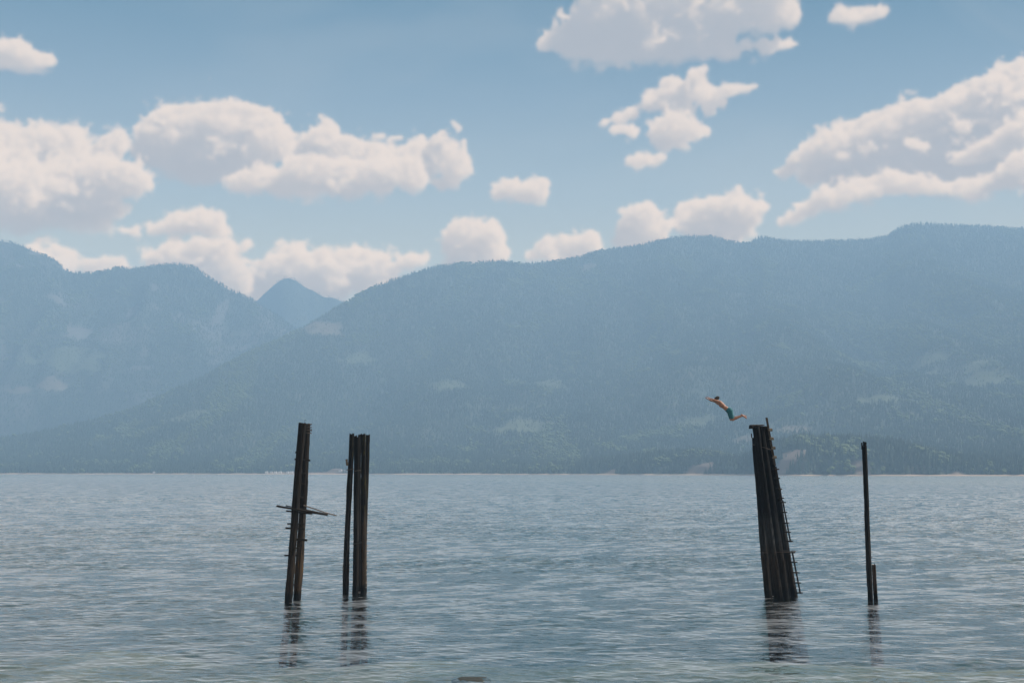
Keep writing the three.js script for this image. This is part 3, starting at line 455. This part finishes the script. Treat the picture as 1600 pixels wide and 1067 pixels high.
// 2. the upright cluster
{
  const t = thing('piling_cluster', 'cluster of upright bare timber piles standing apart without rungs or ladder', 'piling', [-7.512, 0, -68.667]);
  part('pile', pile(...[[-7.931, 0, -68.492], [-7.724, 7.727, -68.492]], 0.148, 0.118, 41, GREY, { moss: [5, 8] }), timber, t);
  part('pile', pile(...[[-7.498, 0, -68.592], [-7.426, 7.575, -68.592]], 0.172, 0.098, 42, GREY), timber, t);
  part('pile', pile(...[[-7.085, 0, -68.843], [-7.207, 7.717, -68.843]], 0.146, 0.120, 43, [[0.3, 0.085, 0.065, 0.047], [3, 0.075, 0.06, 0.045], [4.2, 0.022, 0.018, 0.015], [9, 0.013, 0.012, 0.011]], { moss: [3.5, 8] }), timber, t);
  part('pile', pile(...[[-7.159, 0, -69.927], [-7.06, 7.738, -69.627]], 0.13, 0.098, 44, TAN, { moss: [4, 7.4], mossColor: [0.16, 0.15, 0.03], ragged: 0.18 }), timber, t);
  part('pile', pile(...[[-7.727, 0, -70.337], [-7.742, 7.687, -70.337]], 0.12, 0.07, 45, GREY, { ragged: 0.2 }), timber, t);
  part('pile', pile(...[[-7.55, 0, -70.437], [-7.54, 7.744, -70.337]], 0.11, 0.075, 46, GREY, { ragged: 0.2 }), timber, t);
  part('iron_strap', board([-7.437, 2.473, -66.95], [-7.055, 2.542, -67], 0.05, 0.02, 47, [0.10, 0.11, 0.115]), timber, t);
  part('wire_wrap', cable(loop([-7.621, 5.948, -67.2], 0.17, 0.16, 0.02, 12, 48), 0.014, true), iron, t);
  part('wire_wrap', cable(loop([-7.3, 5.882, -67.3], 0.17, 0.16, 0.02, 12, 49), 0.014, true), iron, t);
  part('knot', board([-7.783, 6.41, -67.1], [-7.762, 6.14, -67.1], 0.10, 0.09, 50, [0.20, 0.17, 0.13]), timber, t);
  part('dangling_line', cable([[-7.87, 1.589, -67], [-7.903, 1.356, -66.95], [-7.895, 1.12, -66.95], [-7.91, 0.913, -66.95]], 0.008), iron, t);
  const r = rng(5); for (let i = 0; i < 13; i++) { const y = 800 + i * 9.5 + r() * 5, x = lerp(575.4, 572.6, (y - 790) / 140); const g = new THREE.IcosahedronGeometry(0.022 + 0.012 * r(), 0); const p = V([-6.767, 3.95, -67.4]); part('bolt_head', (g.translate(p.x + (x - 575.4) / 33, p.y - (y - 800) / 32.9, p.z), g), mat({ color: rgb(0.33, 0.29, 0.24), roughness: 0.8 }), t); }
}
// 3. the big leaning bundle with the ladder
{
  const t = thing('piling_bundle', 'thick near-black bundle of leaning piles below the diver with ladder cleats on its right edge', 'piling', [12.444, 0, -66.955]);
  const S = [[...[[11.908, 0, -66.789], [11.371, 7.543, -66.789]], .215, .13, {ragged: .35}], [...[[12.26, 0, -66.194], [11.354, 8.019, -66.294]], .225, .155, {}], [...[[12.769, 0, -67.005], [11.698, 8.036, -67.005]], .175, .14, {}], [...[[13.299, 0, -67.73], [12.05, 8.034, -67.73]], .165, .135, {}], [...[[12.462, 0, -68.522], [11.814, 8.061, -68.372]], .19, .15, {}], [...[[12.994, 0, -68.918], [12.129, 8.08, -68.768]], .19, .15, {}], [...[[13.282, 0, -68.818], [12.293, 8.069, -68.818]], .14, .12, {}]];
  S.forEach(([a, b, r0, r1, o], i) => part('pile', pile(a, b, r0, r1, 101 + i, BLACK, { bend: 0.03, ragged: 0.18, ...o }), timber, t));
  part('bearer', board([11.109, 7.906, -66.3], [11.417, 7.933, -66.6], 0.16, 0.16, 120, [0.020, 0.019, 0.018]), timber, t);
  part('platform_board', board([11.179, 8.008, -66.5], [11.771, 8.017, -66.7], 0.045, 0.26, 121, [0.36, 0.30, 0.235]), timber, t);
  part('platform_board', board([11.456, 7.978, -66.9], [12.045, 7.933, -67], 0.05, 0.22, 122, [0.12, 0.10, 0.08]), timber, t);
  part('handhold_post', board([11.908, 8.354, -66.5], [12.266, 6.138, -66.5], 0.10, 0.075, 123, [0.12, 0.105, 0.09]), timber, t);
  part('ladder_rail', board([12.298, 6.078, -66.5], [12.563, 4.508, -66.5], 0.075, 0.06, 124, [0.05, 0.042, 0.035]), timber, t);
  part('ladder_rail', board([12.586, 4.509, -66.45], [12.921, 2.593, -66.45], 0.065, 0.06, 125, [0.022, 0.02, 0.019]), timber, t);
  part('ladder_rail', board([12.961, 2.161, -66.3], [13.299, 0.262, -66.3], 0.07, 0.06, 126, [0.03, 0.026, 0.022]), timber, t);
  for (const [a, b] of [[[12.052, 7.802, -66.6], [12.066, 7.781, -66.3]], [[12.105, 7.389, -66.6], [12.119, 7.371, -66.3]], [[12.17, 6.954, -66.6], [12.189, 6.937, -66.3]], [[12.228, 6.525, -66.6], [12.241, 6.51, -66.3]]]) part('cleat', board(a, b, 0.13, 0.16, Math.round(a[1] * 30), [0.50, 0.45, 0.38]), timber, t, 'pale new timber cleat');
  for (const [a, b] of [[[12.203, 5.959, -66.4], [12.303, 5.953, -66.2]], [[12.256, 5.545, -66.4], [12.367, 5.54, -66.2]], [[12.336, 5.041, -66.4], [12.447, 5.038, -66.2]], [[12.418, 4.628, -66.4], [12.523, 4.626, -66.2]], [[12.475, 4.433, -66.4], [12.614, 4.42, -66.2]], [[12.526, 3.979, -66.4], [12.666, 3.973, -66.2]], [[12.636, 3.478, -66.4], [12.758, 3.479, -66.2]], [[12.706, 3.066, -66.4], [12.827, 3.062, -66.2]], [[12.785, 2.648, -66.4], [12.908, 2.64, -66.2]], [[12.848, 2.126, -66.3], [12.98, 2.125, -66.1]], [[12.97, 1.692, -66.3], [13.061, 1.699, -66.1]], [[13.035, 1.207, -66.3], [13.14, 1.21, -66.1]], [[13.086, 0.752, -66.3], [13.22, 0.755, -66.1]], [[13.152, 0.291, -66.3], [13.312, 0.296, -66.1]]])
    part('rung', board(a, b, 0.055, 0.22, Math.round(a[1] * 50) + 7, [0.035, 0.03, 0.026]), timber, t);
  part('wire_wrap', cable(loop([11.706, 6.973, -66.7], 0.44, 0.44, -0.12, 18, 131), 0.018, true), iron, t);
  part('wire_wrap', cable(loop([12.412, 2.135, -66.75], 0.80, 0.62, 0.02, 18, 132), 0.015, true), iron, t);
  part('splinter', board([11.167, 7.412, -66.3], [11.164, 7.603, -66.3], 0.05, 0.04, 133, [0.02, 0.019, 0.018]), timber, t);
}
// 4. the lone pile and the stub
{
  const t = thing('piling_post', 'lone thin dark pile with a splintered head, tallest at the far right', 'piling', [16.241, 0, -65.011]);
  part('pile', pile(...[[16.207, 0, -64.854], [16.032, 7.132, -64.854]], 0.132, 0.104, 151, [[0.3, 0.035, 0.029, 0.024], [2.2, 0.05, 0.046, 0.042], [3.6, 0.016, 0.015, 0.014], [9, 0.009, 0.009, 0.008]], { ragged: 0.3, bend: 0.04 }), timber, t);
  part('splinter', board([16.049, 6.863, -65.3], [16.043, 7.156, -65.3], 0.055, 0.08, 152, [0.02, 0.018, 0.017]), timber, t);
  part('splinter', board([16.173, 6.922, -65.3], [16.179, 7.214, -65.3], 0.15, 0.12, 153, [0.02, 0.018, 0.017]), timber, t);
  part('wire_wrap', cable(loop([16.28, 1.911, -65.35], 0.14, 0.14, 0.06, 12, 154), 0.010, true), iron, t);
  const tag = mat({ color: rgb(0.42, 0.38, 0.32), roughness: 0.8 });
  for (const p of [[16.273, 6.676, -65.3], [16.327, 2.621, -65.3], [16.388, 2.217, -65.3], [16.385, 1.644, -65.25], [16.388, 1.241, -65.25], [16.375, 0.839, -65.25]]) { const g = new THREE.IcosahedronGeometry(0.026, 0); part('bolt_head', (g.translate(...p), g), tag, t); }
  const s = thing('piling_stub', 'short brown pile stub standing against the foot of the lone pile', 'piling', [16.599, 0, -65.327]);
  part('pile', pile(...[[16.455, 0, -64.919], [16.405, 1.759, -65.019]], 0.152, 0.078, 161, [[0.3, 0.10, 0.07, 0.05], [1, 0.17, 0.12, 0.09], [3, 0.16, 0.125, 0.10]], { ragged: 0.22, bend: 0.01 }), timber, s);
}

// ------------------------------------------------------------------ the diver
function surface(field, lo, hi, cell) {            // naive surface nets over a signed distance field
  const n = [0, 1, 2].map((k) => Math.ceil((hi[k] - lo[k]) / cell) + 1), [nx, ny, nz] = n, f = new Float32Array(nx * ny * nz);
  for (let k = 0, o = 0; k < nz; k++) for (let j = 0; j < ny; j++) for (let i = 0; i < nx; i++, o++) f[o] = field(lo[0] + i * cell, lo[1] + j * cell, lo[2] + k * cell);
  const at = new Int32Array(nx * ny * nz).fill(-1), pos = [], idx = [], I = (i, j, k) => (k * ny + j) * nx + i;
  for (let k = 0; k < nz - 1; k++) for (let j = 0; j < ny - 1; j++) for (let i = 0; i < nx - 1; i++) {
    let s = 0, x = 0, y = 0, z = 0; const v = (c) => f[I(i + (c & 1), j + (c >> 1 & 1), k + (c >> 2))];
    for (let c = 0; c < 8; c++) for (const b of [1, 2, 4]) if (!(c & b)) { const p = v(c), q = v(c | b); if (p < 0 !== q < 0) { const t = p / (p - q); x += (c & 1) + (b === 1 ? t : 0); y += (c >> 1 & 1) + (b === 2 ? t : 0); z += (c >> 2) + (b === 4 ? t : 0); s++; } }
    if (s) { at[I(i, j, k)] = pos.length / 3; pos.push(lo[0] + (i + x / s) * cell, lo[1] + (j + y / s) * cell, lo[2] + (k + z / s) * cell); }
  }
  for (let k = 1; k < nz - 1; k++) for (let j = 1; j < ny - 1; j++) for (let i = 1; i < nx - 1; i++) {
    const p = f[I(i, j, k)] < 0, quad = (a, b, c, d, flip) => flip ? idx.push(a, c, b, a, d, c) : idx.push(a, b, c, a, c, d);
    if (p !== f[I(i + 1, j, k)] < 0) quad(at[I(i, j - 1, k - 1)], at[I(i, j, k - 1)], at[I(i, j, k)], at[I(i, j - 1, k)], !p);
    if (p !== f[I(i, j + 1, k)] < 0) quad(at[I(i - 1, j, k - 1)], at[I(i - 1, j, k)], at[I(i, j, k)], at[I(i, j, k - 1)], !p);
    if (p !== f[I(i, j, k + 1)] < 0) quad(at[I(i - 1, j - 1, k)], at[I(i, j - 1, k)], at[I(i, j, k)], at[I(i - 1, j, k)], !p);
  }
  const g = new THREE.BufferGeometry(); g.setAttribute('position', new THREE.Float32BufferAttribute(pos, 3)); g.setIndex(idx); g.computeVertexNormals(); return g;
}
const bone = (x, y, z, [ax, ay, az], [bx, by, bz], ra, rb) => { const dx = bx - ax, dy = by - ay, dz = bz - az, t = clamp(((x - ax) * dx + (y - ay) * dy + (z - az) * dz) / (dx * dx + dy * dy + dz * dz), 0, 1); return Math.hypot(x - ax - dx * t, y - ay - dy * t, z - az - dz * t) - lerp(ra, rb, t); };
const smin = (a, b, k) => { const h = Math.max(k - Math.abs(a - b), 0) / k; return Math.min(a, b) - h * h * k * 0.25; };
{
  const t = thing('person', 'shirtless person in teal swim shorts diving through the air with arms outstretched', 'person', [10.096, 8.671, -66]);
  const side = [0.28, 0, 0.96], J = (x, y, s) => [x + side[0] * s, y, 0.30 * x + side[2] * s];
  const skin = mat({ color: rgb(0.26, 0.132, 0.088), roughness: 0.55 }), cloth = mat({ color: rgb(0.009, 0.10, 0.13), roughness: 0.8 }), hairM = new THREE.MeshPhysicalMaterial({ color: rgb(0.010, 0.008, 0.007), roughness: 0.8, specularIntensity: 0.4 });
  const pelvis = J(0, 0, 0), waist = J(-0.14, 0.095, 0), chest = J(-0.35, 0.265, 0), neck = J(-0.495, 0.41, 0), head = J(-0.575, 0.525, 0);
  const bones = [[pelvis, waist, 0.105, 0.088], [waist, chest, 0.088, 0.112], [chest, neck, 0.108, 0.068], [J(-0.34, 0.26, -0.075), J(-0.34, 0.26, 0.075), 0.100, 0.100], [J(-0.45, 0.36, -0.12), J(-0.45, 0.36, 0.12), 0.075, 0.075], [J(-0.14, 0.09, -0.055), J(-0.14, 0.09, 0.055), 0.092, 0.092], [J(0, 0, -0.07), J(0, 0, 0.07), 0.115, 0.115], [neck, J(-0.555, 0.49, 0), 0.058, 0.054]];
  const limbs = (s, el, wr, kn, an, toe) => {
    const sh = J(-0.485, 0.39, 0.175 * s), hp = J(0.01, -0.01, 0.085 * s), mid = [0, 1, 2].map((k) => lerp(kn[k], an[k], 0.35) + (k === 1 ? 0.014 : 0)), fore = [0, 1, 2].map((k) => lerp(el[k], wr[k], 0.3));
    const heel = [an[0] - 0.012, an[1] + 0.028, an[2]];
    return [[J(-0.43, 0.345, 0.13 * s), sh, 0.082, 0.066], [sh, el, 0.045, 0.034], [el, fore, 0.034, 0.034], [fore, wr, 0.034, 0.024], [hp, kn, 0.092, 0.057], [kn, mid, 0.056, 0.054], [mid, an, 0.054, 0.034], [an, heel, 0.034, 0.028], [heel, toe, 0.030, 0.022], [an, [0, 1, 2].map((k) => lerp(an[k], toe[k], 0.75)), 0.032, 0.026]];
  };
  const knL = J(0.125, -0.43, 0.085), knR = J(0.105, -0.415, -0.085), wrL = J(-0.925, 0.575, 0.10), wrR = J(-0.905, 0.545, -0.11);
  bones.push(...limbs(1, J(-0.725, 0.488, 0.16), wrL, knL, J(0.565, -0.255, 0.06), J(0.745, -0.375, 0.05)), ...limbs(-1, J(-0.71, 0.468, -0.165), wrR, knR, J(0.575, -0.235, -0.06), J(0.785, -0.285, -0.06)));
  const bodyField = (x, y, z) => { let d = 9; for (const [a, b, ra, rb] of bones) d = smin(d, bone(x, y, z, a, b, ra, rb), 0.035); return d; };
  const parts = [surface(bodyField, [-1.05, -0.58, -0.65], [0.9, 0.62, 0.40], 0.012)];
  // head: skull, jaw, nose, brows, ears, looking ahead along the dive
  const F = [-0.93, 0.12, -0.30], U = [-0.28, 0.93, -0.06], inHead = (x, y, z) => { const p = [x - head[0], y - head[1], z - head[2]]; return [p[0] * F[0] + p[1] * F[1] + p[2] * F[2], p[0] * U[0] + p[1] * U[1] + p[2] * U[2], p[0] * side[0] + p[2] * side[2]]; };
  const ell = (a, b, c, ra, rb, rc) => { const k = Math.hypot(a / ra, b / rb, c / rc); return (k - 1) * Math.min(ra, rb, rc); };
  const headField = (x, y, z) => { const [f, u, s] = inHead(x, y, z); let d = ell(f + 0.008, u - 0.022, s, 0.094, 0.092, 0.074); d = smin(d, ell(f - 0.028, u + 0.052, s, 0.062, 0.066, 0.056), 0.03); d = smin(d, ell(f - 0.096, u + 0.022, s, 0.020, 0.024, 0.013), 0.014); d = smin(d, ell(f - 0.076, u - 0.012, Math.abs(s) - 0.028, 0.018, 0.008, 0.024), 0.012); d = smin(d, ell(f - 0.080, u + 0.062, s, 0.012, 0.009, 0.024), 0.008); d = Math.max(d, -ell(f - 0.090, u + 0.004, Math.abs(s) - 0.031, 0.012, 0.009, 0.014)); return smin(d, ell(f + 0.006, u + 0.012, Math.abs(s) - 0.078, 0.018, 0.030, 0.009), 0.008); };
  parts.push(surface(headField, [head[0] - 0.16, head[1] - 0.16, head[2] - 0.15], [head[0] + 0.15, head[1] + 0.16, head[2] + 0.15], 0.005));
  // hands: palm, four unequal fingers slightly curled, thumb from the side of the palm
  for (const [wr, s] of [[wrL, 1], [wrR, -1]]) {
    const dir = [-0.80, 0.55, -0.22], l = Math.hypot(...dir), D = dir.map((v) => v / l), across = [0.20, -0.10, 0.97].map((v) => v * s), nrm = [0.50, 0.83, 0.02];
    const Q = (a, b, c) => [0, 1, 2].map((k) => wr[k] + D[k] * a + across[k] * b + nrm[k] * c), hb = [[Q(0, 0, 0), Q(0.045, 0, 0), 0.026, 0.026]];
    [-0.030, -0.010, 0.011, 0.031].forEach((b, i) => { const len = [0.062, 0.076, 0.082, 0.072][i]; hb.push([Q(0.02, b * 0.6, 0), Q(0.088, b, 0.002), 0.016, 0.012], [Q(0.088, b, 0.002), Q(0.088 + len * 0.55, b * 1.25, -0.003), 0.0095, 0.0085], [Q(0.088 + len * 0.55, b * 1.25, -0.003), Q(0.088 + len, b * 1.35, -0.016), 0.0085, 0.007]); });
    hb.push([Q(0.022, 0.026, -0.004), Q(0.058, 0.056, -0.014), 0.014, 0.011], [Q(0.058, 0.056, -0.014), Q(0.088, 0.066, -0.020), 0.010, 0.008]);
    const field = (x, y, z) => { let d = 9; for (const [a, b, ra, rb] of hb) d = smin(d, bone(x, y, z, a, b, ra, rb), 0.006); return d; };
    const c = Q(0.085, 0, 0); parts.push(surface(field, c.map((v) => v - 0.15), c.map((v) => v + 0.15), 0.005));
  }
  const at = (g) => { g.translate(t.position.x, t.position.y, t.position.z); return g; };
  part('body', at(mergeGeometries(parts)), skin, t);
  part('hair', at(surface((x, y, z) => { const [f, u, s] = inHead(x, y, z), d = ell(f + 0.016, u - 0.024, s, 0.108, 0.104, 0.088) + (fbm(f * 60, u * 60, s * 60, 2) - 0.5) * 0.012; return Math.max(d, (f - 0.068) * 0.8 - (u - 0.035) * 0.6, -(u + 0.078) + Math.max(0, f) * 0.5); }, [head[0] - 0.17, head[1] - 0.17, head[2] - 0.16], [head[0] + 0.17, head[1] + 0.17, head[2] + 0.16], 0.006)), hairM, t);
  const hem = (h, k, s) => { const e = [0, 1, 2].map((q) => lerp(h[q], k[q], 0.90)); return [h, e, 0.106, 0.080, s]; }, legs = [hem(J(0.01, -0.01, 0.085), knL), hem(J(0.01, -0.01, -0.085), knR)];
  const shorts = (x, y, z) => { let d = 9; for (const [a, b, ra, rb] of legs) { const L = [0, 1, 2].map((k) => b[k] - a[k]), n = Math.hypot(...L), along = ((x - b[0]) * L[0] + (y - b[1]) * L[1] + (z - b[2]) * L[2]) / n; d = smin(d, Math.max(bone(x, y, z, a, b, ra, rb), along), 0.02); } for (const [a, b, ra, rb] of [[pelvis, waist, 0.128, 0.116], [J(0, 0, -0.07), J(0, 0, 0.07), 0.126, 0.126], [J(-0.10, 0.07, -0.055), J(-0.10, 0.07, 0.055), 0.108, 0.108]]) d = smin(d, bone(x, y, z, a, b, ra, rb), 0.03); const up = (x + 0.105) * -0.82 + (y - 0.072) * 0.57; return Math.max(d + (fbm(x * 13, y * 13, z * 13, 3) - 0.5) * 0.026, up); };
  part('swim_shorts', at(surface(shorts, [-0.3, -0.5, -0.3], [0.3, 0.25, 0.35], 0.010)), cloth, t);
}

// ------------------------------------------------------------------ small things: shoreline rock, cabins across the lake
{
  const p = [-1.13, 0, -41.205], t = thing('shore_rock', 'low wet rock breaking the water at the bottom edge', 'rock', p);
  const g = surface((x, y, z) => Math.hypot(x / 0.55, (y + 0.105) / 0.14, z / 0.6) * 0.14 - 0.14 + (fbm(x * 2.6 + 4, y * 5, z * 2.6, 4) - 0.5) * 0.10, [-0.9, -0.5, -0.9], [0.9, 0.3, 0.9], 0.03); g.translate(...p);
  part('stone', g, new THREE.MeshPhysicalMaterial({ color: rgb(0.018, 0.02, 0.015), roughness: 0.6, specularIntensity: 0.5 }), t);
}
function cabin(u, back, w, h, d, wallC, roofC, label, group) {
  const D = shoreAt(u) + back, y = mainHeight(u, D), t = thing('cabin', label, 'cabin', [u * D, y - 0.3, -D], group), x = u * D;
  const wall = new THREE.BoxGeometry(w, h, d); wall.translate(x, y - 0.3 + h / 2, -D);
  const s = new THREE.Shape([new THREE.Vector2(-w / 2 - 0.3, 0), new THREE.Vector2(w / 2 + 0.3, 0), new THREE.Vector2(w / 2 - 0.4, h * 0.45), new THREE.Vector2(-w / 2 + 0.4, h * 0.45)]), roof = new THREE.ExtrudeGeometry(s, { depth: d + 0.6, bevelEnabled: false }); roof.translate(x, y - 0.3 + h + 0.01, -D - d / 2 - 0.3);
  part('wall', wall, mat({ color: wallC, roughness: 0.8 }), t); part('roof', roof, mat({ color: roofC, roughness: 0.8 }), t);
}
['leftmost', 'second from the left', 'third from the left', 'third from the right', 'second from the right', 'rightmost'].forEach((which, i) => { const [u, , b, w] = [[-0.17209, -0.00134, 12, 4.5], [-0.16895, -0.00134, 14, 3.6], [-0.16582, -0.00134, 11, 4.2], [-0.16268, -0.00134, 15, 5], [-0.1573, -0.00134, 12, 3.4], [-0.15461, -0.00134, 12, 4.4]][i]; cabin(u, b, w, 2.3, 3.5, rgb(0.72, 0.72, 0.70), rgb(0.6, 0.6, 0.6), `tiny white cabin on the far beach, ${which} of the row of six`, 'white cabins on the far beach'); });
cabin([-0.12056, -0.00089][0], 16, 4.2, 2.3, 3.5, rgb(0.7, 0.7, 0.68), rgb(0.55, 0.55, 0.55), 'tiny white cabin on the sandy scar left of the upright pile cluster');
cabin([-0.22278, 0.00089][0], 40, 4.2, 2.4, 3.5, rgb(0.6, 0.6, 0.6), rgb(0.4, 0.42, 0.44), 'tiny pale cabin among far shore trees, left one of two');
cabin([-0.21157, 0.00089][0], 42, 5.0, 2.6, 3.5, rgb(0.6, 0.6, 0.6), rgb(0.5, 0.52, 0.54), 'tiny pale cabin among far shore trees, right one of two');
cabin([-0.25095, -0.00179][0], 11, 3.6, 2.2, 3, rgb(0.7, 0.7, 0.7), rgb(0.6, 0.6, 0.6), 'single tiny white cabin on the far beach at the left');

renderer.render(scene, camera);
